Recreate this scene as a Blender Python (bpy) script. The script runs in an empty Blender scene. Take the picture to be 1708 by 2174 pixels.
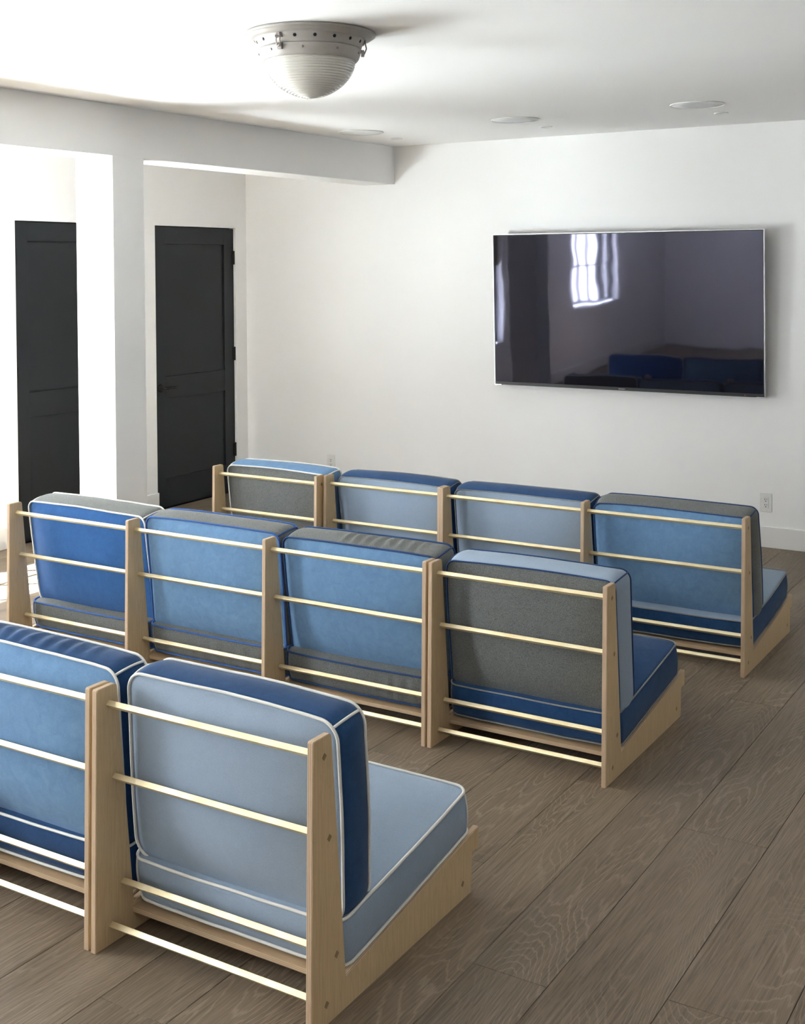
import bpy, bmesh, math, random
from mathutils import Vector, Matrix, noise
random.seed(7)
SC = bpy.context.scene
COL = SC.collection
PI = math.pi

# ------------------------------------------------------------------ camera
S = 1.0833
cam_d = bpy.data.cameras.new('camera')
cam = bpy.data.objects.new('camera', cam_d); COL.objects.link(cam)
yaw, pit, roll = 0.5502195, 0.0279405, -0.0057538
c_, s_ = math.cos(yaw), math.sin(yaw)
fw = Vector((-s_, c_, 0)); rt = Vector((c_, s_, 0)); up = Vector((0, 0, 1))
fw2 = fw*math.cos(pit) - up*math.sin(pit); up2 = up*math.cos(pit) + fw*math.sin(pit)
rt3 = rt*math.cos(roll) + up2*math.sin(roll); up3 = up2*math.cos(roll) - rt*math.sin(roll)
M = Matrix.Identity(4)
for i in range(3):
    M[i][0] = rt3[i]; M[i][1] = up3[i]; M[i][2] = -fw2[i]
M[0][3], M[1][3], M[2][3] = 0, 0, 1.6*S
cam.matrix_world = M
cam_d.sensor_fit = 'HORIZONTAL'; cam_d.sensor_width = 36
cam_d.lens = 2612.14*36/1708
cam_d.shift_x = 0
cam_d.shift_y = -(1087 - 638.37)/1708
cam_d.clip_start = 0.05; cam_d.clip_end = 200
SC.camera = cam

# ------------------------------------------------------------------ world, sun, window light, exposure
XL, YW, ZC = -6.061, 7.554, 2.595           # left wall, television wall, ceiling
XR, YB = 4.0, -2.2                          # right wall, wall behind the camera
WIN = [(-0.38, 1.03, 0.83, 2.2), (2.95, 4.72, 0.62, 2.1)]     # y0, y1, z0, z1 on the left wall
world = bpy.data.worlds.new('world'); SC.world = world; world.use_nodes = True
nt = world.node_tree; bg = nt.nodes['Background']
sky = nt.nodes.new('ShaderNodeTexSky'); sky.sky_type = 'HOSEK_WILKIE'; sky.turbidity = 3
sky.sun_direction = (-0.6, 0.2, 0.75)
nt.links.new(sky.outputs[0], bg.inputs[0]); bg.inputs[1].default_value = 0.6
def lamp(name, kind, loc, direction, energy, color, **kw):
    l = bpy.data.lights.new(name, kind); l.energy = energy; l.color = color
    for k, v in kw.items(): setattr(l, k, v)
    o = bpy.data.objects.new(name, l); COL.objects.link(o)
    o.location = loc
    o.rotation_euler = Vector(direction).to_track_quat('-Z', 'Y').to_euler()
    return o
lamp('sun_offscreen', 'SUN', (-12, 6, 10), (0.50, 0.45, -0.73), 270.0, (0.82, .925, 1.0), angle=0.01)
def winlamp(name, w, z1, energy, color, direction):
    y0, y1, z0, _ = w
    o = lamp(name, 'AREA', (XL - 0.24, (y0+y1)/2, (z0+z1)/2), direction, energy, color, shape='RECTANGLE')
    o.rotation_euler = (PI/2, 0, -PI/2)
    o.data.size = (y1-y0)*0.97; o.data.size_y = (z1-z0)*0.97
    return o
winlamp('window_left_offscreen', WIN[0], WIN[0][3], 185, (0.90, 0.955, 1.0), (1, 0, 0))
winlamp('window_left_shaded_offscreen', WIN[1], 1.50, 120, (0.90, 0.955, 1.0), (1, 0, 0))
SC.view_settings.view_transform = 'Standard'
SC.view_settings.look = 'None'
SC.view_settings.gamma = 1
SC.view_settings.use_curve_mapping = False
SC.view_settings.exposure = 0.54
SC.cycles.use_denoising = True
SC.cycles.max_bounces = 14
SC.cycles.caustics_reflective = False
SC.cycles.caustics_refractive = False
SC.cycles.diffuse_bounces = 6
SC.cycles.transparent_max_bounces = 12
SC.cycles.sample_clamp_indirect = 60

# ------------------------------------------------------------------ material helpers
def new_mat(name):
    m = bpy.data.materials.new(name); m.use_nodes = True
    return m, m.node_tree, m.node_tree.nodes['Principled BSDF']
def N(t, kind, **kw):
    n = t.nodes.new(kind)
    for k, v in kw.items():
        if k in n.inputs.keys(): n.inputs[k].default_value = v
        else: setattr(n, k, v)
    return n
def ramp(t, fac, stops):
    r = t.nodes.new('ShaderNodeValToRGB')
    e = r.color_ramp.elements
    while len(e) < len(stops): e.new(0.5)
    for i, (p, c) in enumerate(stops):
        e[i].position = p; e[i].color = (*c, 1) if len(c) == 3 else c
    t.links.new(fac, r.inputs[0]); return r
def math_n(t, op, a, b=None, c=None):
    n = t.nodes.new('ShaderNodeMath'); n.operation = op
    for i, v in enumerate((a, b, c)):
        if v is None: continue
        if isinstance(v, (int, float)): n.inputs[i].default_value = v
        else: t.links.new(v, n.inputs[i])
    return n.outputs[0]
def mapping(t, src, scale=(1, 1, 1), loc=None):
    m = t.nodes.new('ShaderNodeMapping'); m.inputs['Scale'].default_value = scale
    t.links.new(src, m.inputs['Vector'])
    if loc is not None: t.links.new(loc, m.inputs['Location'])
    return m.outputs[0]
def bump(t, b, height, strength, dist):
    n = t.nodes.new('ShaderNodeBump'); n.inputs['Strength'].default_value = strength
    n.inputs['Distance'].default_value = dist
    t.links.new(height, n.inputs['Height']); t.links.new(n.outputs[0], b.inputs['Normal'])
def mixc(t, fac, a, b, mode='MIX'):
    n = t.nodes.new('ShaderNodeMix'); n.data_type = 'RGBA'; n.blend_type = mode
    if isinstance(fac, (int, float)): n.inputs[0].default_value = fac
    else: t.links.new(fac, n.inputs[0])
    for i, v in ((6, a), (7, b)):
        if isinstance(v, tuple): n.inputs[i].default_value = (*v, 1)
        else: t.links.new(v, n.inputs[i])
    return n.outputs[2]

def plaster(name, col, rough=0.75):
    m, t, b = new_mat(name)
    tc = N(t, 'ShaderNodeTexCoord')
    n1 = N(t, 'ShaderNodeTexNoise', Scale=1.3, Detail=2.0); t.links.new(tc.outputs['Object'], n1.inputs['Vector'])
    r = ramp(t, n1.outputs[0], [(0.3, tuple(c*0.985 for c in col)), (0.7, col)])
    t.links.new(r.outputs[0], b.inputs['Base Color'])
    b.inputs['Roughness'].default_value = rough
    b.inputs['Specular IOR Level'].default_value = 0.25
    n2 = N(t, 'ShaderNodeTexNoise', Scale=180.0, Detail=3.0); t.links.new(tc.outputs['Object'], n2.inputs['Vector'])
    bump(t, b, n2.outputs[0], 0.03, 0.002)
    return m
M_WALL = plaster('wall_paint', (0.90, 0.898, 0.895))
M_CEIL = plaster('ceiling_paint', (0.92, 0.92, 0.92))
M_TRIM = plaster('trim_paint', (0.84, 0.835, 0.82), 0.4)

def simple(name, col, rough=0.5, metal=0.0, spec=0.5, ior=None):
    m, t, b = new_mat(name)
    tc = N(t, 'ShaderNodeTexCoord')
    n1 = N(t, 'ShaderNodeTexNoise', Scale=35.0, Detail=3.0); t.links.new(tc.outputs['Object'], n1.inputs['Vector'])
    r = ramp(t, n1.outputs[0], [(0.3, tuple(c*0.94 for c in col)), (0.7, col)])
    t.links.new(r.outputs[0], b.inputs['Base Color'])
    b.inputs['Roughness'].default_value = rough; b.inputs['Metallic'].default_value = metal
    b.inputs['Specular IOR Level'].default_value = spec
    if ior: b.inputs['IOR'].default_value = ior
    return m
M_DOOR = simple('charcoal_door_paint', (0.0145, 0.0168, 0.0205), 0.48, 0, 0.35)
M_BRONZE = simple('dark_bronze', (0.03, 0.026, 0.022), 0.28, 0.8)
M_HINGE = simple('black_hinge_metal', (0.014, 0.013, 0.013), 0.4, 0.5)
M_PLASTIC = simple('white_plastic', (0.80, 0.80, 0.78), 0.35)
M_SLOT = simple('dark_slot', (0.05, 0.045, 0.045), 0.6)
M_LAMPMETAL = simple('warm_grey_enamel', (0.44, 0.42, 0.395), 0.42, 0.1)
M_NICKEL = simple('polished_nickel', (0.34, 0.31, 0.30), 0.3, 0.9)
M_HOLE = simple('black_hole', (0.01, 0.01, 0.01), 0.8)
M_GRILLE = simple('white_speaker_grille', (0.80, 0.815, 0.83), 0.6)
M_TVFRAME = simple('brushed_silver_frame', (0.62, 0.62, 0.63), 0.3, 0.9)
M_TVBODY = simple('black_tv_shell', (0.012, 0.012, 0.013), 0.45)
M_RED = simple('red_indicator', (0.5, 0.02, 0.02), 0.4)
M_LOGO = simple('grey_logo_print', (0.35, 0.35, 0.36), 0.4)
M_CONCRETE = simple('pale_patio_concrete', (0.55, 0.54, 0.5), 0.8)

def glass_lamp():
    m, t, b = new_mat('ribbed_milk_glass')
    tc = N(t, 'ShaderNodeTexCoord')
    n1 = N(t, 'ShaderNodeTexNoise', Scale=6.0); t.links.new(tc.outputs['Object'], n1.inputs['Vector'])
    r = ramp(t, n1.outputs[0], [(0.3, (0.64, 0.625, 0.58)), (0.7, (0.71, 0.70, 0.66))])
    t.links.new(r.outputs[0], b.inputs['Base Color'])
    b.inputs['Roughness'].default_value = 0.12
    b.inputs['Subsurface Weight'].default_value = 0.25
    b.inputs['Subsurface Radius'].default_value = (0.02, 0.02, 0.02)
    b.inputs['Coat Weight'].default_value = 0.2
    return m
M_GLASSLAMP = glass_lamp()

def tv_screen():
    m, t, b = new_mat('glossy_tv_screen')
    tc = N(t, 'ShaderNodeTexCoord')
    n1 = N(t, 'ShaderNodeTexNoise', Scale=2.0); t.links.new(tc.outputs['Object'], n1.inputs['Vector'])
    r = ramp(t, n1.outputs[0], [(0.3, (0.004, 0.004, 0.006)), (0.7, (0.006, 0.006, 0.008))])
    t.links.new(r.outputs[0], b.inputs['Base Color'])
    b.inputs['Roughness'].default_value = 0.035
    b.inputs['IOR'].default_value = 1.7
    b.inputs['Specular Tint'].default_value = (0.76, 0.74, 1.0, 1)
    bump(t, b, n1.outputs[0], 0.06, 0.02)
    return m
M_SCREEN = tv_screen()

def pane_mat():
    m = bpy.data.materials.new('window_glass'); m.use_nodes = True
    t = m.node_tree; t.nodes.clear()
    out = t.nodes.new('ShaderNodeOutputMaterial'); mx = t.nodes.new('ShaderNodeMixShader')
    tr = t.nodes.new('ShaderNodeBsdfTransparent'); gl = t.nodes.new('ShaderNodeBsdfGlossy')
    gl.inputs['Roughness'].default_value = 0.02
    mx.inputs[0].default_value = 0.06
    t.links.new(tr.outputs[0], mx.inputs[1]); t.links.new(gl.outputs[0], mx.inputs[2])
    t.links.new(mx.outputs[0], out.inputs[0])
    return m
M_PANE = pane_mat()

def oak_floor():
    m, t, b = new_mat('cerused_oak')
    tc = N(t, 'ShaderNodeTexCoord'); oi = N(t, 'ShaderNodeObjectInfo')
    off = t.nodes.new('ShaderNodeCombineXYZ')
    t.links.new(math_n(t, 'MULTIPLY', oi.outputs['Random'], 37.0), off.inputs[0])
    t.links.new(math_n(t, 'MULTIPLY', oi.outputs['Random'], 91.0), off.inputs[1])
    v = mapping(t, tc.outputs['Object'], (3.4, 0.62, 1), off.outputs[0])
    n1 = N(t, 'ShaderNodeTexNoise', Scale=1.0, Detail=2.2, Roughness=0.42, Distortion=0.25); t.links.new(v, n1.inputs['Vector'])
    # jitter along the rings
    vj = mapping(t, tc.outputs['Object'], (90, 14, 1), off.outputs[0])
    nj = N(t, 'ShaderNodeTexNoise', Scale=1.0, Detail=2.0); t.links.new(vj, nj.inputs['Vector'])
    rings = math_n(t, 'MULTIPLY_ADD', n1.outputs[0], 52.0, math_n(t, 'MULTIPLY', nj.outputs[0], 0.9))
    fr = math_n(t, 'FRACT', rings)
    line = ramp(t, fr, [(0.0, (0.1,)*3), (0.66, (0.0,)*3), (0.84, (1,)*3), (0.97, (0.15,)*3)])
    # fine pores running with the plank
    vf = mapping(t, tc.outputs['Object'], (150, 4.5, 1), off.outputs[0])
    nf = N(t, 'ShaderNodeTexNoise', Scale=1.0, Detail=4.0, Roughness=0.75, Distortion=0.6); t.links.new(vf, nf.inputs['Vector'])
    pores = ramp(t, nf.outputs[0], [(0.36, (0,)*3), (0.62, (1,)*3)])
    # cloudy tone
    vc = mapping(t, tc.outputs['Object'], (5, 1.6, 1), off.outputs[0])
    nc = N(t, 'ShaderNodeTexNoise', Scale=1.0, Detail=4.0); t.links.new(vc, nc.inputs['Vector'])
    base = ramp(t, nc.outputs[0], [(0.3, (0.098, 0.068, 0.043)), (0.52, (0.135, 0.097, 0.063)), (0.72, (0.180, 0.132, 0.089))])
    c1 = mixc(t, math_n(t, 'MULTIPLY', pores.outputs[0], 0.78), base.outputs[0], (0.262, 0.205, 0.148))
    # rings show only in bands
    vb = mapping(t, tc.outputs['Object'], (2.6, 0.5, 1), off.outputs[0])
    nb = N(t, 'ShaderNodeTexNoise', Scale=1.3, Detail=1.0); t.links.new(vb, nb.inputs['Vector'])
    band = ramp(t, nb.outputs[0], [(0.40, (0.12,)*3), (0.62, (1,)*3)])
    lf = math_n(t, 'MULTIPLY', math_n(t, 'MULTIPLY', line.outputs[0], band.outputs[0]), 0.62)
    c2 = mixc(t, lf, c1, (0.37, 0.30, 0.225))
    # knots
    vk = mapping(t, tc.outputs['Object'], (3.2, 1.5, 1), off.outputs[0])
    vo = N(t, 'ShaderNodeTexVoronoi', Scale=0.75); t.links.new(vk, vo.inputs['Vector'])
    kn = ramp(t, vo.outputs['Distance'], [(0.0, (1,)*3), (0.035, (0.75,)*3), (0.11, (0,)*3)])
    c3 = mixc(t, math_n(t, 'MULTIPLY', kn.outputs[0], 0.6), c2, (0.055, 0.04, 0.03))
    tone = ramp(t, oi.outputs['Random'], [(0.0, (0.90,)*3), (0.5, (1.0, 0.99, 0.98)), (1.0, (1.09, 1.08, 1.05))])
    c4 = mixc(t, 1.0, c3, tone.outputs[0], 'MULTIPLY')
    t.links.new(c4, b.inputs['Base Color'])
    b.inputs['Roughness'].default_value = 0.50
    b.inputs['Specular IOR Level'].default_value = 0.35
    h = math_n(t, 'ADD', math_n(t, 'MULTIPLY', pores.outputs[0], 0.6), math_n(t, 'MULTIPLY', line.outputs[0], 0.6))
    bump(t, b, h, 0.25, 0.0012)
    return m
M_FLOOR = oak_floor()
M_SUBFLOOR = simple('dark_subfloor', (0.05, 0.038, 0.028), 0.8)

def maple():
    m, t, b = new_mat('maple_plywood_face')
    tc = N(t, 'ShaderNodeTexCoord'); oi = N(t, 'ShaderNodeObjectInfo')
    off = t.nodes.new('ShaderNodeCombineXYZ')
    t.links.new(math_n(t, 'MULTIPLY', oi.outputs['Random'], 13.0), off.inputs[1])
    v = mapping(t, tc.outputs['Object'], (1, 9, 1.6), off.outputs[0])
    n1 = N(t, 'ShaderNodeTexNoise', Scale=1.0, Detail=3.0, Distortion=0.4); t.links.new(v, n1.inputs['Vector'])
    fr = math_n(t, 'FRACT', math_n(t, 'MULTIPLY', n1.outputs[0], 13.0))
    rg = ramp(t, fr, [(0.0, (0,)*3), (0.75, (0.15,)*3), (0.93, (1,)*3), (1.0, (0,)*3)])
    vf = mapping(t, tc.outputs['Object'], (1, 160, 8), off.outputs[0])
    nf = N(t, 'ShaderNodeTexNoise', Scale=1.0, Detail=2.0); t.links.new(vf, nf.inputs['Vector'])
    base = ramp(t, nf.outputs[0], [(0.3, (0.60, 0.435, 0.245)), (0.7, (0.69, 0.52, 0.31))])
    c = mixc(t, math_n(t, 'MULTIPLY', rg.outputs[0], 0.22), base.outputs[0], (0.44, 0.30, 0.17))
    t.links.new(c, b.inputs['Base Color']); b.inputs['Roughness'].default_value = 0.42
    b.inputs['Specular IOR Level'].default_value = 0.4
    bump(t, b, nf.outputs[0], 0.05, 0.001)
    return m
M_MAPLE = maple()
def plyedge():
    m, t, b = new_mat('plywood_edge')
    tc = N(t, 'ShaderNodeTexCoord'); sx = N(t, 'ShaderNodeSeparateXYZ'); t.links.new(tc.outputs['Object'], sx.inputs[0])
    vn = mapping(t, tc.outputs['Object'], (20, 30, 30))
    n0 = N(t, 'ShaderNodeTexNoise', Scale=1.0, Detail=3.0); t.links.new(vn, n0.inputs['Vector'])
    x = math_n(t, 'MULTIPLY_ADD', sx.outputs[0], 7/0.0165*1.0, math_n(t, 'MULTIPLY', n0.outputs[0], 0.35))
    fr = math_n(t, 'PINGPONG', x, 1.0)
    r = ramp(t, fr, [(0.15, (0.36, 0.235, 0.14)), (0.5, (0.56, 0.40, 0.26)), (0.85, (0.66, 0.51, 0.36))])
    t.links.new(r.outputs[0], b.inputs['Base Color']); b.inputs['Roughness'].default_value = 0.55
    return m
M_PLYEDGE = plyedge()
def boardply():
    m, t, b = new_mat('plywood_board')
    tc = N(t, 'ShaderNodeTexCoord'); sx = N(t, 'ShaderNodeSeparateXYZ'); t.links.new(tc.outputs['Object'], sx.inputs[0])
    vn = mapping(t, tc.outputs['Object'], (6, 60, 30))
    n0 = N(t, 'ShaderNodeTexNoise', Scale=1.0, Detail=3.0); t.links.new(vn, n0.inputs['Vector'])
    x = math_n(t, 'MULTIPLY_ADD', sx.outputs[2], 7/0.0165, math_n(t, 'MULTIPLY', n0.outputs[0], 0.4))
    fr = math_n(t, 'PINGPONG', x, 1.0)
    r = ramp(t, fr, [(0.15, (0.46, 0.32, 0.19)), (0.5, (0.62, 0.46, 0.30)), (0.85, (0.70, 0.54, 0.37))])
    t.links.new(r.outputs[0], b.inputs['Base Color']); b.inputs['Roughness'].default_value = 0.55
    return m
M_BOARD = boardply()
def brass():
    m, t, b = new_mat('satin_brass')
    tc = N(t, 'ShaderNodeTexCoord')
    v = mapping(t, tc.outputs['Object'], (16, 60, 60))
    n0 = N(t, 'ShaderNodeTexNoise', Scale=1.0, Detail=4.0, Roughness=0.6); t.links.new(v, n0.inputs['Vector'])
    r = ramp(t, n0.outputs[0], [(0.3, (0.76, 0.63, 0.37)), (0.55, (0.86, 0.75, 0.51)), (0.75, (0.89, 0.81, 0.60))])
    t.links.new(r.outputs[0], b.inputs['Base Color']); b.inputs['Metallic'].default_value = 0.85
    r2 = ramp(t, n0.outputs[0], [(0.3, (0.34,)*3), (0.7, (0.46,)*3)])
    t.links.new(r2.outputs[0], b.inputs['Roughness'])
    return m
M_BRASS = brass()
M_BRASSEND = simple('dark_brass_end', (0.33, 0.235, 0.115), 0.5, 0.35)  # darker, less metallic brass for the rail ends

def fabric(name, lo, hi, speck=0.35, scale=420, cloud=0.3, rough=0.9):
    m, t, b = new_mat(name)
    tc = N(t, 'ShaderNodeTexCoord')
    n1 = N(t, 'ShaderNodeTexNoise', Scale=scale, Detail=2.0, Roughness=0.6); t.links.new(tc.outputs['Object'], n1.inputs['Vector'])
    n2 = N(t, 'ShaderNodeTexNoise', Scale=26.0, Detail=4.0, Roughness=0.65, Distortion=0.8); t.links.new(tc.outputs['Object'], n2.inputs['Vector'])
    f = math_n(t, 'ADD', math_n(t, 'MULTIPLY', n1.outputs[0], speck), math_n(t, 'MULTIPLY', n2.outputs[0], cloud))
    mid = (speck + cloud)/2; w = (speck*0.22 + cloud*0.2)
    r = ramp(t, f, [(mid - w, lo), (mid + w, hi)])
    t.links.new(r.outputs[0], b.inputs['Base Color'])
    b.inputs['Roughness'].default_value = rough
    b.inputs['Specular IOR Level'].default_value = 0.15
    b.inputs['Sheen Weight'].default_value = 0.12
    b.inputs['Sheen Roughness'].default_value = 0.5
    bump(t, b, f, 0.25, 0.002)
    return m
F = {
 'navy':  fabric('navy_denim', (0.012, 0.045, 0.128), (0.023, 0.077, 0.198), 0.25, 380, 0.4),
 'blue':  fabric('deep_blue_denim', (0.024, 0.094, 0.275), (0.042, 0.142, 0.375), 0.3, 380, 0.35),
 'denim': fabric('light_denim', (0.116, 0.228, 0.410), (0.180, 0.325, 0.520), 0.3, 330, 0.5),
 'pale':  fabric('pale_grey_blue_wool', (0.272, 0.348, 0.450), (0.332, 0.415, 0.525), 0.4, 300, 0.2),
 'grey':  fabric('heather_grey_wool', (0.064, 0.069, 0.067), (0.240, 0.250, 0.242), 0.9, 400, 0.12),
}
P = {
 'white': fabric('white_piping', (0.74, 0.73, 0.69), (0.82, 0.81, 0.77), 0.3, 300, 0.1),
 'navy':  fabric('navy_piping', (0.020, 0.050, 0.140), (0.035, 0.080, 0.200), 0.3, 300, 0.1),
 'blue':  fabric('blue_piping', (0.035, 0.095, 0.300), (0.055, 0.140, 0.400), 0.3, 300, 0.1),
 'grey':  fabric('grey_piping', (0.20, 0.205, 0.205), (0.34, 0.345, 0.34), 0.3, 300, 0.1),
}
def woven():
    m, t, b = new_mat('woven_bamboo')
    tc = N(t, 'ShaderNodeTexCoord'); v = mapping(t, tc.outputs['Object'], (4, 4, 160))
    n0 = N(t, 'ShaderNodeTexNoise', Scale=1.0, Detail=2.0); t.links.new(v, n0.inputs['Vector'])
    r = ramp(t, n0.outputs[0], [(0.3, (0.10, 0.085, 0.04)), (0.7, (0.22, 0.19, 0.09))])
    t.links.new(r.outputs[0], b.inputs['Base Color']); b.inputs['Roughness'].default_value = 0.7
    return m
M_WOVEN = woven()

# ------------------------------------------------------------------ mesh helpers
def link(name, me, mats, parent=None, smooth=False):
    o = bpy.data.objects.new(name, me); COL.objects.link(o)
    if not isinstance(mats, (list, tuple)): mats = [mats]
    if len(me.materials) == 0:
        for m in mats: me.materials.append(m)
    if parent is not None: o.parent = parent
    if smooth:
        for p in me.polygons: p.use_smooth = True
    return o
def bm_obj(name, bm, mats, parent=None, smooth=False):
    me = bpy.data.meshes.new(name)
    bmesh.ops.recalc_face_normals(bm, faces=bm.faces)
    bm.to_mesh(me); bm.free()
    return link(name, me, mats, parent, smooth)
def add_box(bm, x0, x1, y0, y1, z0, z1, bev=0.0, mi=0):
    vs = [bm.verts.new((x, y, z)) for x in (x0, x1) for y in (y0, y1) for z in (z0, z1)]
    fs = [(0, 1, 3, 2), (4, 6, 7, 5), (0, 4, 5, 1), (2, 3, 7, 6), (0, 2, 6, 4), (1, 5, 7, 3)]
    faces = [bm.faces.new([vs[i] for i in f]) for f in fs]
    for f in faces: f.material_index = mi
    if bev > 0:
        edges = list({e for f in faces for e in f.edges})
        bmesh.ops.bevel(bm, geom=edges, offset=bev, segments=2, affect='EDGES', profile=0.5)
def box_obj(name, x0, x1, y0, y1, z0, z1, mat, parent=None, bev=0.0):
    bm = bmesh.new(); add_box(bm, x0, x1, y0, y1, z0, z1, bev)
    return bm_obj(name, bm, mat, parent)
def struct(o, label=None):
    o['kind'] = 'structure'
    if label: o['label'] = label
    return o
def thing(name, loc, label, cat, rz=0, group=None):
    o = bpy.data.objects.new(name, None); COL.objects.link(o)
    o.empty_display_size = 0.1
    o.location = loc; o.rotation_euler = (0, 0, rz)
    o['label'] = label; o['category'] = cat
    if group: o['group'] = group
    return o
def tag(o, label, cat, group=None):
    o['label'] = label; o['category'] = cat
    if group: o['group'] = group
    return o
def lathe(bm, prof, n=64, c=(0, 0, 0), mi=0):
    rings = []
    for r, z in prof:
        if r < 1e-6: rings.append([bm.verts.new((c[0], c[1], c[2]+z))])
        else: rings.append([bm.verts.new((c[0]+r*math.cos(2*PI*i/n), c[1]+r*math.sin(2*PI*i/n), c[2]+z)) for i in range(n)])
    for a, b in zip(rings[:-1], rings[1:]):
        for i in range(n):
            j = (i+1) % n
            q = ([a[0]] if len(a) == 1 else [a[i], a[j]]) + ([b[0]] if len(b) == 1 else [b[j], b[i]])
            if len(q) >= 3:
                f = bm.faces.new(q); f.material_index = mi; f.smooth = True
def tube(bm, pts, r, n=8, closed=False, mi=0):
    m = len(pts); rings = []
    nrm = None
    for i, p in enumerate(pts):
        a = pts[i-1] if (i > 0 or closed) else pts[i]
        b = pts[(i+1) % m] if (i < m-1 or closed) else pts[i]
        d = (b - a).normalized()
        if nrm is None:
            nrm = d.orthogonal().normalized()
        nrm = (nrm - d*nrm.dot(d)).normalized()
        bi = d.cross(nrm)
        rings.append([bm.verts.new(p + (nrm*math.cos(2*PI*k/n) + bi*math.sin(2*PI*k/n))*r) for k in range(n)])
    for i in range(m if closed else m-1):
        A = rings[i]; B = rings[(i+1) % m]
        sh = 0
        if closed and i == m-1:
            sh = min(range(n), key=lambda s: (A[0].co - B[s].co).length)
        for k in range(n):
            f = bm.faces.new((A[k], A[(k+1) % n], B[(k+1+sh) % n], B[(k+sh) % n])); f.smooth = True; f.material_index = mi
    if not closed:
        bm.faces.new(rings[0][::-1]).material_index = mi; bm.faces.new(rings[-1]).material_index = mi

# ------------------------------------------------------------------ the room shell
floor = struct(box_obj('floor', XL-0.2, XR+0.2, YB-0.2, YW+0.2, -0.12, -0.015, M_SUBFLOOR), 'wide plank floor of taupe cerused oak')
seams = [-0.970, -1.2335, -1.435, -1.650, -1.920, -2.126]
xs = list(seams)
x = -0.970; k = 0
while x < XR - 0.02:
    x = min(x + (0.265, 0.205, 0.265, 0.27)[k % 4], XR); xs.append(x); k += 1
x = -2.126; k = 0
while x > XL + 0.02:
    x = max(x - (0.265, 0.265, 0.205, 0.265)[k % 4], XL); xs.append(x); k += 1
xs = sorted(set(round(v, 4) for v in xs))
joint = {(-1.2335, -0.970): 3.635, (-1.435, -1.2335): 2.655, (-2.126, -1.920): 2.073}
for i in range(len(xs)-1):
    xa, xb = xs[i], xs[i+1]
    if xb - xa < 0.02: continue
    y0 = joint.get((xa, xb), None)
    if y0 is None: y0 = YB + random.uniform(0.4, 2.2)
    cuts = [YB]
    y = y0
    while y - 2.2 > YB + 0.3: y -= 2.2
    while y < YW - 0.3:
        if y > YB + 0.2: cuts.append(y)
        y += 2.2 + random.uniform(-0.15, 0.15) if (xa, xb) not in joint or y > y0 - 0.01 else 2.2
    cuts.append(YW)
    for a, b in zip(cuts[:-1], cuts[1:]):
        bm = bmesh.new(); g = 0.0007
        add_box(bm, -(xb-xa)/2+g, (xb-xa)/2-g, -(b-a)/2+g, (b-a)/2-g, -0.0155, 0, 0.0012)
        o = bm_obj('plank', bm, M_FLOOR, floor); o.location = ((xa+xb)/2, (a+b)/2, 0)

struct(box_obj('ceiling', XL-0.2, XR+0.2, YB-0.2, YW+0.2, ZC, ZC+0.15, M_CEIL), 'smooth white painted ceiling')
struct(box_obj('wall_back', XL-0.2, XR+0.2, YW, YW+0.2, -0.12, ZC+0.1, M_WALL), 'off-white plaster wall behind the television')
struct(box_obj('wall_front', XL-0.2, XR+0.2, YB-0.2, YB, -0.12, ZC+0.1, M_WALL), 'off-white wall facing the television')
struct(box_obj('wall_right', XR, XR+0.2, YB, YW, -0.12, ZC+0.1, M_WALL), 'off-white plain side wall')
# left wall with openings
D1 = (6.530, 7.424); D2 = (5.275, 6.169); D3 = (1.80, 2.694); DH = 2.034
OPEN = [(*D1, -0.015, DH), (*D2, -0.015, DH), (*D3, -0.015, DH)] + WIN
def wall_with_openings(name, x, thick, y0, y1, z0, z1, opens, mat):
    ys = sorted({y0, y1, *[v for o in opens for v in o[:2]]}); zs = sorted({z0, z1, *[v for o in opens for v in o[2:]]})
    bm = bmesh.new()
    def quad(*p): bm.faces.new([bm.verts.new(v) for v in p])
    for ya, yb in zip(ys[:-1], ys[1:]):
        for za, zb in zip(zs[:-1], zs[1:]):
            ym, zm = (ya+yb)/2, (za+zb)/2
            if any(o[0] < ym < o[1] and o[2] < zm < o[3] for o in opens): continue
            quad((x, ya, za), (x, yb, za), (x, yb, zb), (x, ya, zb))
            quad((x-thick, ya, za), (x-thick, ya, zb), (x-thick, yb, zb), (x-thick, yb, za))
    for a, b, c, d in opens:
        quad((x, a, c), (x, a, d), (x-thick, a, d), (x-thick, a, c))
        quad((x, b, c), (x-thick, b, c), (x-thick, b, d), (x, b, d))
        quad((x, a, d), (x, b, d), (x-thick, b, d), (x-thick, a, d))
        if c > z0 + 0.001: quad((x, a, c), (x-thick, a, c), (x-thick, b, c), (x, b, c))
    quad((x, y0, z1), (x, y1, z1), (x-thick, y1, z1), (x-thick, y0, z1))
    bmesh.ops.remove_doubles(bm, verts=bm.verts, dist=1e-5)
    return bm_obj(name, bm, mat)
struct(wall_with_openings('wall_left', XL, 0.18, YB, YW, -0.015, ZC, OPEN, M_WALL), 'off-white wall with charcoal doors and windows')
# beam and pillar
BX0, BX1, BZ = -4.956, -4.695, 2.325
bm = bmesh.new(); add_box(bm, BX0, BX1, YB, YW, BZ, ZC, 0.002)
struct(bm_obj('ceiling_beam', bm, M_WALL), 'off-white boxed ceiling beam carried by the pillar')
bm = bmesh.new(); add_box(bm, BX0-0.012, BX1, 4.743, 4.977, 0, BZ+0.001, 0.002)
pillar = struct(bm_obj('pillar', bm, M_WALL), 'square off-white plaster pillar under the beam')

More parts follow.
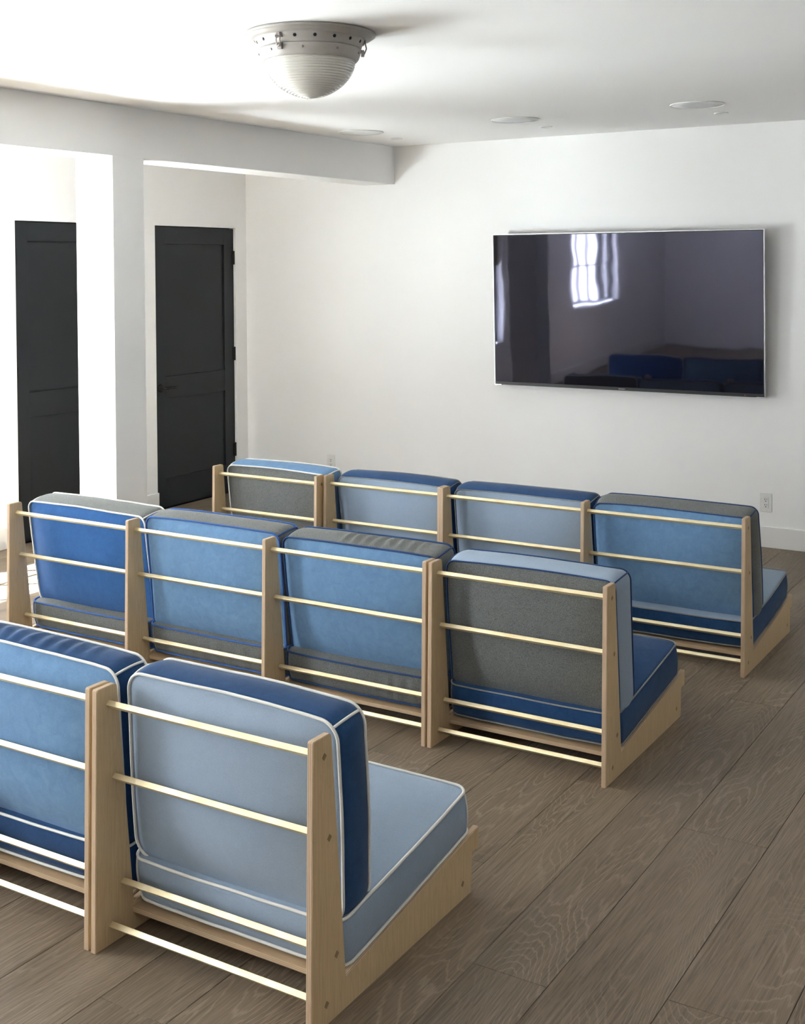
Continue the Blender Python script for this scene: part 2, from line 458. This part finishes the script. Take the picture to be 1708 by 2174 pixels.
def baseboard(name, segs, h=0.129, t=0.016):
    bm = bmesh.new()
    for a, b, horiz, side in segs:
        # a,b along axis; horiz True: along X at YW ; else along Y at wall x, side = direction out of wall
        if horiz is True: add_box(bm, a, b, YW-t, YW, 0.0, h, 0.003)
        else: add_box(bm, min(side[0], side[0]+side[1]*t), max(side[0], side[0]+side[1]*t), a, b, 0.0, h, 0.003)
    return struct(bm_obj(name, bm, M_TRIM), 'white painted baseboard')
baseboard('baseboard_back', [(XL, XR, True, None)])
baseboard('baseboard_left', [(D1[1]+0.0, YW-0.016, False, (XL, 1)), (D2[1], D1[0]+0.0, False, (XL, 1)), (D3[1], D2[0], False, (XL, 1)), (YB, D3[0], False, (XL, 1))])
baseboard('baseboard_right', [(YB, YW-0.016, False, (XR, -1))])

# ------------------------------------------------------------------ doors
def make_door(name, y0, y1, label, lever_at, hinge_at):
    w = y1 - y0; g = 0.003; X = XL - 0.020; th = 0.042
    root = bpy.data.objects.new(name, None); COL.objects.link(root)
    root.location = (X, y0, 0); struct(root, label)
    a, b = g, w - g; top = DH - 0.007; bot = 0.006
    st = 0.112; zs = [0.212, 0.790, 0.948, 1.906]
    def part(nm, ya, yb, za, zb, x0=-th, x1=0.0, bev=0.0012):
        bm = bmesh.new(); add_box(bm, x0, x1, ya, yb, za, zb, bev); return bm_obj(nm, bm, M_DOOR, root)
    part('stile', a, a+st, bot, top); part('stile', b-st, b, bot, top)
    for za, zb in ((bot, zs[0]), (zs[1], zs[2]), (zs[3], top)): part('rail', a+st, b-st, za, zb)
    for za, zb in ((zs[0], zs[1]), (zs[2], zs[3])): part('panel', a+st-0.008, b-st+0.008, za-0.008, zb+0.008, -th+0.012, -0.012, 0)
    bm = bmesh.new()
    add_box(bm, -th-0.03, -th+0.001, 0.0, 0.03, 0, DH); add_box(bm, -th-0.03, -th+0.001, w-0.03, w, 0, DH)
    add_box(bm, -th-0.03, -th+0.001, 0.03, w-0.03, DH-0.03, DH); add_box(bm, -th-0.03, -th+0.001, 0.0, w, -0.0152, 0.02)
    bm_obj('added_sun_stop', bm, M_DOOR, root)  # unseen strips added behind the door to block sun leaking through its gaps
    # lever
    ly = 0.062 if lever_at == 'a' else w - 0.062
    sg = 1 if lever_at == 'a' else -1
    hd = bpy.data.objects.new('lever_handle', None); COL.objects.link(hd); hd.parent = root; hd.location = (0, ly, 0.868)
    bm = bmesh.new()
    lathe(bm, [(0, 0.016), (0.018, 0.015), (0.026, 0.011), (0.031, 0.005), (0.032, 0.0), (0, 0)], 32)
    bmesh.ops.rotate(bm, verts=bm.verts, cent=(0, 0, 0), matrix=Matrix.Rotation(PI/2, 3, 'Y'))
    bm_obj('rosette', bm, M_BRONZE, hd)
    bm = bmesh.new()
    pts = [Vector((0.012, 0, 0)), Vector((0.045, 0, 0)), Vector((0.056, sg*0.010, 0.001)), Vector((0.058, sg*0.04, 0.004)), Vector((0.056, sg*0.075, 0.002)), Vector((0.052, sg*0.115, -0.004))]
    tube(bm, pts, 0.0085, 12); bm_obj('lever', bm, M_BRONZE, hd)
    hy = w - 0.004 if hinge_at == 'b' else 0.004
    for z in (1.807, 1.067, 0.325):
        bm = bmesh.new()
        lathe(bm, [(0, 0.053), (0.0065, 0.052), (0.0065, -0.052), (0, -0.053)], 16)
        add_box(bm, -0.003, 0.003, -0.02, 0.02, -0.05, 0.05)
        h = bm_obj('hinge', bm, M_HINGE, root); h.location = (0.006, hy, z)
    return root
make_door('door_1', *D1, 'charcoal two-panel door with black hinges beside the television wall', 'a', 'b')
make_door('door_2', *D2, 'charcoal two-panel door partly hidden behind the pillar', 'b', 'a')
make_door('door_3', *D3, 'charcoal two-panel door between the two windows', 'a', 'b')

# ------------------------------------------------------------------ windows on the left wall
def make_window(name, w, cols, rows, label):
    y0, y1, z0, z1 = w; X = XL - 0.11
    root = bpy.data.objects.new(name, None); COL.objects.link(root); root.location = (X, y0, z0); struct(root, label)
    W, H = y1-y0, z1-z0; fr = 0.05
    bm = bmesh.new()
    add_box(bm, -0.03, 0.03, 0, fr, 0, H, .002); add_box(bm, -0.03, 0.03, W-fr, W, 0, H, .002)
    add_box(bm, -0.03, 0.03, fr, W-fr, 0, fr, .002); add_box(bm, -0.03, 0.03, fr, W-fr, H-fr, H, .002)
    bm_obj('frame', bm, M_HINGE, root)
    for i in range(1, cols):
        y = fr + (W-2*fr)*i/cols; box_obj('muntin', -0.014, 0.014, y-0.013, y+0.013, fr, H-fr, M_HINGE, root)
    for i in range(1, rows):
        z = fr + (H-2*fr)*i/rows; box_obj('muntin', -0.012, 0.012, fr, W-fr, z-0.010, z+0.010, M_HINGE, root)
    box_obj('pane', -0.003, 0.003, fr, W-fr, fr, H-fr, M_PANE, root)
    box_obj('window_sill', 0.03, 0.135, -0.0, W, -0.004, 0.018, M_TRIM, root)
    return root
make_window('window_1', WIN[0], 4, 3, 'dark-framed multi-pane window on the left wall beyond the charcoal door')
make_window('window_2', WIN[1], 4, 3, 'dark-framed multi-pane window under a woven shade on the left wall')
sh = thing('woven_shade', (XL-0.05, (WIN[1][0]+WIN[1][1])/2, 1.50), 'olive woven bamboo shade half lowered over a window', 'window shade')
bm = bmesh.new()
hw = (WIN[1][1]-WIN[1][0])/2 - 0.01
for i in range(22):
    z = 0.008 + i*0.025; add_box(bm, -0.006, 0.006, -hw, hw, z, z+0.0235)
bm_obj('woven_panel', bm, M_WOVEN, sh)
bm = bmesh.new(); add_box(bm, -0.012, 0.012, -hw, hw, -0.022, 0.008, 0.004); bm_obj('bottom_bar', bm, M_WOVEN, sh)
bm = bmesh.new(); add_box(bm, -0.03, 0.03, -hw, hw, 0.558, 0.60, 0.004); bm_obj('head_rail', bm, M_WOVEN, sh)
struct(box_obj('patio', XL-12, XL-0.19, YB-6, YW+4, -0.25, -0.13, M_CONCRETE), 'pale concrete patio outside the windows')

# ------------------------------------------------------------------ seating
T = 0.0165
PROFILE = [(0.0, 0.0), (0.016, 0.668), (0.0874, 0.668), (0.1400, 0.0761), (0.804, 0.169), (0.803, 0.1086), (0.765, 0.1085), (0.758, 0.0)]
RAD = [0.002, 0.007, 0.010, 0.002, 0.005, 0.006, 0.006, 0.003]
RAILS = [(0.0576, 0.622), (0.0758, 0.4285), (0.1016, 0.1455), (0.0598, 0.0486), (0.708, 0.0455)]
def rounded(prof, rad, seg=4):
    out = []
    n = len(prof)
    for i in range(n):
        p = Vector(prof[i]); a = Vector(prof[i-1]); b = Vector(prof[(i+1) % n]); r = rad[i]
        d1 = (a-p).normalized(); d2 = (b-p).normalized()
        for k in range(seg+1):
            t = k/seg
            q = (p + d1*r)*(1-t)**2 + p*2*t*(1-t) + (p + d2*r)*t**2
            out.append((q.x, q.y))
    return out
def panel_mesh():
    bm = bmesh.new(); pr = rounded(PROFILE, RAD)
    A = [bm.verts.new((0, y, z)) for y, z in pr]; B = [bm.verts.new((T, y, z)) for y, z in pr]
    fa = bm.faces.new(A); fb = bm.faces.new(B[::-1])
    n = len(pr); sides = []
    for i in range(n):
        f = bm.faces.new((A[i], B[i], B[(i+1) % n], A[(i+1) % n])); f.material_index = 1; sides.append(f)
    bmesh.ops.recalc_face_normals(bm, faces=bm.faces)
    es = [e for e in bm.edges if any(f in (fa, fb) for f in e.link_faces)]
    bmesh.ops.bevel(bm, geom=es, offset=0.0012, segments=2, affect='EDGES', material=1)
    me = bpy.data.meshes.new('side_panel'); bm.to_mesh(me); bm.free()
    me.materials.append(M_MAPLE); me.materials.append(M_PLYEDGE)
    return me
PANEL = panel_mesh()
def rail_mesh(L):
    bm = bmesh.new(); s = 0.0146/2
    add_box(bm, -0.0006, L+0.0006, -s, s, -s, s, 0.0008)
    bmesh.ops.rotate(bm, verts=bm.verts, cent=(0, 0, 0), matrix=Matrix.Rotation(math.radians(45), 3, 'X'))
    for f in bm.faces:
        if abs(f.normal.x) > 0.9: f.material_index = 1
    me = bpy.data.meshes.new('rail'); bm.to_mesh(me); bm.free(); me.materials.append(M_BRASS); me.materials.append(M_BRASSEND)
    return me

def cushion(name, parent, loc, rot, W, H, TH, rc, bulge, crown, mats, pip, seed=0, wrinkle=None, pr=0.0036, lump=0.004):
    """boxed cushion: faces at -y (mats[0]) and +y (mats[2]), boxing strip mats[1]; width x, height z, thickness y; origin at bottom centre."""
    a, b = W/2, H/2; h = TH/2; sv = Vector((seed*3.7, seed*1.3, seed*2.1))
    step = 0.0095
    out = []
    def seg(p, q):
        n = max(2, int((Vector(q)-Vector(p)).length/step))
        for i in range(n): out.append((p[0]+(q[0]-p[0])*i/n, p[1]+(q[1]-p[1])*i/n))
    def arc(cx, cz, a0):
        for i in range(8):
            t = a0 + PI/2*i/8; out.append((cx+rc*math.cos(t), cz+rc*math.sin(t)))
    corner = []
    seg((-a+rc, -b), (a-rc, -b)); corner.append(len(out)+4); arc(a-rc, -b+rc, -PI/2)
    seg((a, -b+rc), (a, b-rc)); corner.append(len(out)+4); arc(a-rc, b-rc, 0)
    seg((a-rc, b), (-a+rc, b)); corner.append(len(out)+4); arc(-a+rc, b-rc, PI/2)
    seg((-a, b-rc), (-a, -b+rc)); corner.append(len(out)+4); arc(-a+rc, -b+rc, PI)
    n = len(out)
    def deform(x, y, z):
        u, w = x/a, z/b
        z2 = z + crown[1]*w*(1-min(1, u*u)); x2 = x + crown[0]*u*(1-min(1, w*w))
        p = Vector((x2, y, z2))
        q = p*3.2 + sv
        d = Vector((noise.noise(q), noise.noise(q+Vector((7.1, 0, 0))), noise.noise(q+Vector((0, 5.3, 0)))))*lump
        q2 = p*14 + sv
        d += Vector((0, noise.noise(q2), noise.noise(q2+Vector((3, 3, 3)))*0.6))*lump*0.22
        p += d; p.z += b
        return p
    def normal2(i):
        p, q = Vector(out[i-1]), Vector(out[(i+1) % n]); t = (q-p).normalized(); return t.y, -t.x
    bm = bmesh.new(); rows = []
    G = 8
    for k in range(G+1):
        w = -1 + 2*k/G; ring = []
        for i, (x, z) in enumerate(out):
            nx, nz = normal2(i); o = bulge[1]*(1-w*w)
            if wrinkle and z > b-0.012:
                u = x/a
                if wrinkle[0] < u < wrinkle[1]:
                    e = min(1, (u-wrinkle[0])/0.2, (wrinkle[1]-u)/0.2)
                    ph = x*wrinkle[2] + w*1.3 + 1.4*noise.noise(Vector((x*16, w*0.8, seed)))
                    o += e*wrinkle[3]*math.sin(ph)*(1-w*w)**0.5*(0.6+0.4*noise.noise(Vector((x*9, w*2, seed+5))))
            if wrinkle and z < -b+0.012 and len(wrinkle) > 4:
                u = x/a
                if wrinkle[0] < u < wrinkle[1]:
                    e = min(1, (u-wrinkle[0])/0.2, (wrinkle[1]-u)/0.2)
                    o += e*wrinkle[4]*math.sin(x*wrinkle[2]+noise.noise(Vector((x*20, w, seed)))*2)*(1-w*w)**0.5
            ring.append(bm.verts.new(deform(x+nx*o, w*h, z+nz*o)))
        rows.append(ring)
    for A, B in zip(rows[:-1], rows[1:]):
        for i in range(n):
            f = bm.faces.new((A[i], A[(i+1) % n], B[(i+1) % n], B[i])); f.material_index = 1; f.smooth = True
    K = 16
    for side, ring0, mi, B_ in ((-1, rows[0], 0, bulge[0]), (1, rows[-1], 2, bulge[2])):
        prev = ring0
        for k in range(1, K+1):
            s = 1 - (k/K)**1.15
            if k == K:
                c = bm.verts.new(deform(0, side*(h+B_), 0))
                for i in range(n):
                    f = bm.faces.new((prev[i], prev[(i+1) % n], c)); f.material_index = mi; f.smooth = True
                break
            ring = []
            for x, z in out:
                X, Z = x*s, z*s
                g = ((1-min(1, abs(X/a))**2.6)*(1-min(1, abs(Z/b))**2.6))**0.85*(1-s**9)
                ring.append(bm.verts.new(deform(X, side*(h+B_*g), Z)))
            for i in range(n):
                f = bm.faces.new((prev[i], prev[(i+1) % n], ring[(i+1) % n], ring[i])); f.material_index = mi; f.smooth = True
            prev = ring
    o = bm_obj(name, bm, [F[m] for m in mats], parent, False)
    o.location = loc; o.rotation_euler = rot
    bm = bmesh.new()
    for side in (-1, 1):
        pts = []
        for i, (x, z) in enumerate(out):
            nx, nz = normal2(i); pts.append(deform(x+nx*pr*0.55, side*(h+pr*0.3), z+nz*pr*0.55))
        tube(bm, pts, pr, 8, True)
    for ci in corner:
        x, z = out[ci]; nx, nz = normal2(ci)
        pts = []
        for k in range(9):
            w = -1+2*k/8; off = bulge[1]*(1-w*w) + pr*0.4
            pts.append(deform(x+nx*off, w*h, z+nz*off))
        tube(bm, pts, pr*0.9, 8, False)
    pp = bm_obj('piping', bm, P[pip], o, True)
    return o

TILT = math.atan2(0.169-0.0761, 0.804-0.14)
def make_seating(name, X, Y, gap, bays, label, cat, group, rz=0.003):
    """X = left inner face of the left panel in the room; bays = list of dicts"""
    root = thing(name, (X - T, Y, 0), label, cat, rz, group)
    nb = len(bays); pitch = gap + T
    for i in range(nb+1):
        o = link('side_panel', PANEL, [], root); o.location = (i*pitch, 0, 0)
    L = nb*pitch + T
    rm = rail_mesh(L)
    for y, z in RAILS:
        o = link('rail', rm, [], root); o.location = (0, y, z)
    for i, d in enumerate(bays):
        x0 = T + i*pitch; xc = x0 + gap/2
        bm = bmesh.new(); add_box(bm, -gap/2-0.001, gap/2+0.001, 0, 0.655, -0.0165, 0, 0.001)
        o = bm_obj('seat_board', bm, M_BOARD, root)
        o.location = (xc, 0.134, 0.0753-0.012); o.rotation_euler = (TILT, 0, 0)
        sd = d['seed']
        # seat cushion: built standing, laid down so that its -y face is the top
        sc = d['seat']
        Lc = 0.632; th = 0.113
        # local z -> forward, local y -> down
        o = cushion('seat_cushion', root, (xc, 0.146, 0.0835 + th/2), (PI/2+PI+TILT, 0, 0), gap+0.004, Lc, th, 0.035,
                    (0.022, 0.006, 0.016), (0.004, 0.006), (sc[0], sc[1], sc[0]), sc[2], sd+20, d.get('swr'), d.get('pr', 0.0040))
        bc = d['back']
        th = d.get('th', 0.112); H = d.get('h', 0.494); tilt = math.radians(d.get('tilt', 3.6))
        yb = 0.124 + math.tan(tilt)*H + th/2
        o = cushion('back_cushion', root, (xc + d.get('dx', 0), yb, 0.196 + d.get('dz', 0) - math.sin(tilt)*th/2), (tilt, math.radians(d.get('rol', 0)), 0),
                    gap-0.002, H, th, d.get('rc', 0.033), (0.047, d.get('gb', 0.011), 0.035), (0.002, d.get('cr', 0.006)), (bc[0], bc[1], bc[2]), bc[3], sd, d.get('wr'), d.get('pr', 0.0040))
    return root
G1, G2 = 0.652, 0.7100
make_seating('lounge_chair', -2.134*S - 0.0 - (G1), 2.0290*S, G1,
    [dict(seed=1, rc=0.042, rol=0.6, back=('denim', 'navy', 'denim', 'white'), seat=('navy', 'navy', 'white'), wr=(-0.95, 0.75, 110, 0.0055))],
    'low plywood chair with light denim back, navy boxing and navy seat cushion', 'chair', 'plywood seating with brass rails')
make_seating('lounge_chair', -2.0943*S, 2.0290*S, G1,
    [dict(seed=2, rc=0.045, rol=1.0, h=0.490, dz=0.002, back=('pale', 'navy', 'pale', 'white'), seat=('pale', 'pale', 'white'))],
    'low plywood chair with pale grey-blue back and matching pale seat cushion, white piping', 'chair', 'plywood seating with brass rails')
make_seating('sofa', -4.0750*S, 3.4830*S, G2,
    [dict(seed=3, tilt=8, th=0.132, h=0.476, dz=0.012, back=('blue', 'grey', 'blue', 'white'), seat=('grey', 'grey', 'blue'), rol=0.4),
     dict(seed=4, tilt=5.5, th=0.132, h=0.480, dz=0.004, back=('denim', 'grey', 'denim', 'blue'), seat=('grey', 'grey', 'blue'), swr=(-0.6, 1.0, 90, 0.0, 0.0034)),
     dict(seed=5, tilt=8, th=0.132, h=0.474, dz=0.010, back=('denim', 'grey', 'denim', 'navy'), seat=('grey', 'grey', 'navy'), wr=(-0.45, 0.9, 125, 0.0055), swr=(0.1, 1.0, 110, 0.0, 0.0040))],
    'three-seat plywood sofa with one deep blue and two light denim backs over grey seats', 'sofa', 'plywood seating with brass rails')
make_seating('lounge_chair', -2.0397*S, 3.4890*S, G1,
    [dict(seed=6, tilt=5, th=0.138, h=0.472, dz=0.002, gb=0.013, back=('grey', 'pale', 'grey', 'navy'), seat=('navy', 'navy', 'grey'), pr=0.0030)],
    'low plywood chair with heather grey back, pale boxing, navy piping and navy seat', 'chair', 'plywood seating with brass rails')
make_seating('lounge_chair', -3.9680*S, 4.6680*S, G1,
    [dict(seed=7, tilt=7, th=0.132, h=0.474, dz=0.006, gb=0.014, back=('grey', 'denim', 'grey', 'white'), seat=('grey', 'grey', 'blue'))],
    'low plywood chair with heather grey back, light denim boxing and white piping', 'chair', 'plywood seating with brass rails')
make_seating('lounge_chair', -3.3240*S, 4.7080*S, G1,
    [dict(seed=8, tilt=8, th=0.138, h=0.466, dz=0.006, gb=0.016, back=('pale', 'navy', 'pale', 'grey'), seat=('pale', 'navy', 'grey'), pr=0.0026)],
    'low plywood chair with pale grey-blue back, navy boxing and thin grey piping', 'chair', 'plywood seating with brass rails')
make_seating('loveseat', -2.6883*S, 4.7025*S, G2,
    [dict(seed=9, tilt=8, th=0.138, h=0.466, dz=0.006, gb=0.016, back=('pale', 'navy', 'pale', 'grey'), seat=('navy', 'navy', 'grey'), pr=0.0026),
     dict(seed=10, tilt=8.5, th=0.145, h=0.468, dz=0.010, gb=0.014, back=('denim', 'grey', 'denim', 'navy'), seat=('pale', 'navy', 'grey'), pr=0.0030)],
    'two-seat plywood sofa with one pale grey-blue and one denim back cushion', 'sofa', 'plywood seating with brass rails')

# ------------------------------------------------------------------ television
TX0, TX1, TZ0, TZ1, TY = -3.845, -2.014, 0.926, 1.946, 7.456
tv = thing('television', ((TX0+TX1)/2, TY, TZ0), 'large wall-mounted flat television with glossy dark screen', 'television')
tv.rotation_euler = (math.radians(1.7), 0, 0)
tv.location.y = TY + 0.012
w, h = (TX1-TX0)/2, TZ1-TZ0
bm = bmesh.new(); add_box(bm, -w+0.004, w-0.004, 0.006, 0.034, 0.004, h-0.004, 0.002); bm_obj('shell', bm, M_TVBODY, tv)
bm = bmesh.new(); add_box(bm, -w*0.55, w*0.55, 0.034, 0.058, 0.08, h*0.62, 0.006); bm_obj('rear_housing', bm, M_TVBODY, tv)
box_obj('screen', -w+0.009, w-0.009, 0.0012, 0.007, 0.020, h-0.009, M_SCREEN, tv)
bm = bmesh.new()
add_box(bm, -w, -w+0.004, -0.001, 0.03, 0, h, .0008); add_box(bm, w-0.004, w, -0.001, 0.03, 0, h, .0008)
add_box(bm, -w+0.004, w-0.004, -0.001, 0.03, h-0.004, h, .0008)
bm_obj('frame', bm, M_TVFRAME, tv)
bm = bmesh.new()
add_box(bm, -w+0.004, -w+0.0095, 0, 0.006, 0.004, h-0.004); add_box(bm, w-0.0095, w-0.004, 0, 0.006, 0.004, h-0.004)
add_box(bm, -w+0.0095, w-0.0095, 0, 0.006, h-0.0095, h-0.004); add_box(bm, -w+0.004, w-0.004, -0.002, 0.01, 0, 0.021, .0008)
bm_obj('bezel', bm, M_TVBODY, tv)
for sx in (-1, 1):
    bm = bmesh.new(); add_box(bm, sx*(w-0.027)-0.025, sx*(w-0.027)+0.025, -0.004, 0.02, -0.004, 0.003, .001); bm_obj('corner_foot', bm, M_TVFRAME, tv)
bm = bmesh.new()
for i in range(7):
    add_box(bm, -0.022+i*0.0064, -0.022+i*0.0064+0.0042, -0.0026, -0.0018, 0.007, 0.013)
bm_obj('maker_mark', bm, M_LOGO, tv)
bm = bmesh.new(); add_box(bm, w-0.126, w-0.118, -0.0028, -0.0018, 0.006, 0.012); bm_obj('power_light', bm, M_RED, tv)
bm = bmesh.new(); add_box(bm, -0.3, 0.3, 0.05, 0.1005, 0.22, 0.72, .004); mb = bm_obj('wall_bracket', bm, M_TVBODY, tv)

# ------------------------------------------------------------------ ceiling fixture
LC = Vector((-2.683, 3.729, ZC))
lampo = thing('ceiling_light', LC, 'flush ceiling light with ribbed milk glass dome and grey metal collar', 'ceiling light')
az0 = math.atan2(-LC.y, -LC.x)          # towards the camera
bm = bmesh.new()
lathe(bm, [(0, 0.0), (0.238, 0.0), (0.243, -0.004), (0.243, -0.010), (0.238, -0.013), (0.232, -0.0135), (0.231, -0.018), (0.214, -0.022), (0.206, -0.026)], 96)
bm_obj('flange', bm, M_LAMPMETAL, lampo)
bm = bmesh.new()
lathe(bm, [(0.207, -0.022), (0.201, -0.028), (0.193, -0.046), (0.190, -0.058), (0.186, -0.060), (0.150, -0.060)], 96)
collar = bm_obj('collar', bm, M_LAMPMETAL, lampo)
for i in range(17):
    a = az0 + math.radians(5.3 + i*360/17)
    bm = bmesh.new(); lathe(bm, [(0, 0.0012), (0.0062, 0.0012), (0.0062, -0.004), (0, -0.004)], 14)
    o = bm_obj('vent_hole', bm, M_HOLE, collar)
    d = Vector((math.cos(a), math.sin(a), -0.36)).normalized()
    o.rotation_euler = d.to_track_quat('Z', 'Y').to_euler()
    o.location = (0.1965*math.cos(a), 0.1965*math.sin(a), -0.038)
bm = bmesh.new()
lathe(bm, [(0.150, -0.059), (0.188, -0.060), (0.1905, -0.063), (0.189, -0.068), (0.182, -0.092), (0.176, -0.101), (0.172, -0.104), (0.166, -0.103), (0.150, -0.100)], 96)
ring = bm_obj('glass_ring', bm, M_LAMPMETAL, lampo)
for i in range(9):
    a = az0 + math.radians(-8 + i*40)
    bm = bmesh.new(); lathe(bm, [(0, 0.004), (0.003, 0.0035), (0.0045, 0.001), (0.0045, -0.002), (0, -0.002)], 12)
    o = bm_obj('screw', bm, M_NICKEL, ring)
    d = Vector((math.cos(a), math.sin(a), -0.3)).normalized(); o.rotation_euler = d.to_track_quat('Z', 'Y').to_euler()
    o.location = (0.1862*math.cos(a), 0.1862*math.sin(a), -0.078)
prof = []
nr = 22
for i in range(nr*6+1):
    t = i/(nr*6)
    ang = t*PI/2
    r = 0.165*math.cos(ang)**1.12 if t < 1 else 0.0
    z = -0.100 - 0.136*math.sin(ang)**1.05
    rb = 0.0036*abs(math.sin(t*nr*PI))*(1-t*0.3)
    prof.append((max(0.0, r + rb*math.cos(ang)) if t < 1 else 0.0, z - rb*math.sin(ang)))
bm = bmesh.new(); lathe(bm, prof, 96); bm_obj('glass_dome', bm, M_GLASSLAMP, lampo)
for i, an in enumerate((-33, 87, 207)):
    a = az0 + math.radians(an)
    e = bpy.data.objects.new('latch', None); COL.objects.link(e); e.parent = lampo
    e.rotation_euler = (0, 0, a); e.location = (0.199*math.cos(a), 0.199*math.sin(a), -0.055)
    bm = bmesh.new(); add_box(bm, -0.006, 0.003, -0.011, 0.011, 0.012, 0.034, 0.002); add_box(bm, -0.002, 0.008, -0.006, 0.006, 0.018, 0.03, 0.002)
    bm_obj('catch_plate', bm, M_NICKEL, e)
    bm = bmesh.new(); tube(bm, [Vector((0.004, -0.008, 0.028)), Vector((0.010, -0.008, 0.0)), Vector((0.004, -0.008, -0.018)), Vector((0.002, 0.008, -0.020)), Vector((0.010, 0.008, 0.0)), Vector((0.004, 0.008, 0.028))], 0.0022, 8, True)
    bm_obj('bail_wire', bm, M_NICKEL, e)
    bm = bmesh.new(); add_box(bm, -0.010, 0.002, -0.010, 0.010, -0.030, -0.006, 0.002); tube(bm, [Vector((0.0, -0.012, -0.016)), Vector((0.0, 0.012, -0.016))], 0.005, 10)
    bm_obj('lever_arm', bm, M_NICKEL, e)

# ------------------------------------------------------------------ in-ceiling speakers and small downlights
for (x, y), lab in (((-4.366, 6.62), 'round white in-ceiling speaker beside the ceiling beam'),
                    ((-3.240, 6.57), 'round white in-ceiling speaker above the middle of the television'),
                    ((-2.120, 6.50), 'round white in-ceiling speaker above the right end of the television')):
    t = thing('ceiling_speaker', (x, y, ZC), lab, 'speaker', 0, 'round in-ceiling speakers')
    bm = bmesh.new(); lathe(bm, [(0.139, 0.0), (0.145, 0.0), (0.1455, -0.004), (0.143, -0.0065), (0.139, -0.0065), (0.1385, 0.0)], 72); bm_obj('rim', bm, M_PLASTIC, t)
    bm = bmesh.new(); lathe(bm, [(0, -0.006), (0.08, -0.0058), (0.1378, -0.0045), (0.1378, 0.0), (0, 0.0)], 72); bm_obj('grille', bm, M_GRILLE, t)
for (x, y), lab in (((-4.376, 7.07), 'tiny white round ceiling downlight beside the ceiling beam'),
                    ((-3.242, 7.00), 'tiny white round ceiling downlight above the middle of the television'),
                    ((-2.124, 6.94), 'tiny white round ceiling downlight above the right end of the television')):
    t = thing('downlight', (x, y, ZC), lab, 'downlight', 0, 'small ceiling downlights')
    bm = bmesh.new(); lathe(bm, [(0.028, 0.0), (0.040, 0.0), (0.040, -0.004), (0.036, -0.006), (0.029, -0.006), (0.0275, 0.0)], 40); bm_obj('trim_ring', bm, M_PLASTIC, t)
    bm = bmesh.new(); lathe(bm, [(0, -0.003), (0.027, -0.003), (0.0285, -0.001), (0.0285, 0.0), (0, 0.0)], 40); bm_obj('lens', bm, M_GRILLE, t)

# ------------------------------------------------------------------ wall outlets
def outlet(x, z, label):
    t = thing('wall_outlet', (x, YW, z), label, 'outlet', 0, 'wall outlets')
    bm = bmesh.new(); add_box(bm, -0.036, 0.036, -0.006, 0.0, -0.058, 0.058, 0.003); bm_obj('cover_plate', bm, M_PLASTIC, t)
    bm = bmesh.new(); add_box(bm, -0.0165, 0.0165, -0.0085, -0.004, -0.034, 0.034, 0.0015); ins = bm_obj('receptacle', bm, M_PLASTIC, t)
    for zc in (0.017, -0.017):
        box_obj('slot', -0.0075, -0.0045, -0.0088, -0.006, zc-0.0005, zc+0.0085, M_SLOT, ins)
        box_obj('slot', 0.0045, 0.0070, -0.0088, -0.006, zc+0.0005, zc+0.0085, M_SLOT, ins)
        box_obj('slot', -0.0030, 0.0030, -0.0088, -0.006, zc-0.0105, zc-0.0050, M_SLOT, ins)
outlet(-2.030, 0.274, 'white duplex wall outlet below the television')
outlet(-5.267, 0.266, 'white duplex wall outlet between the charcoal door and the television')
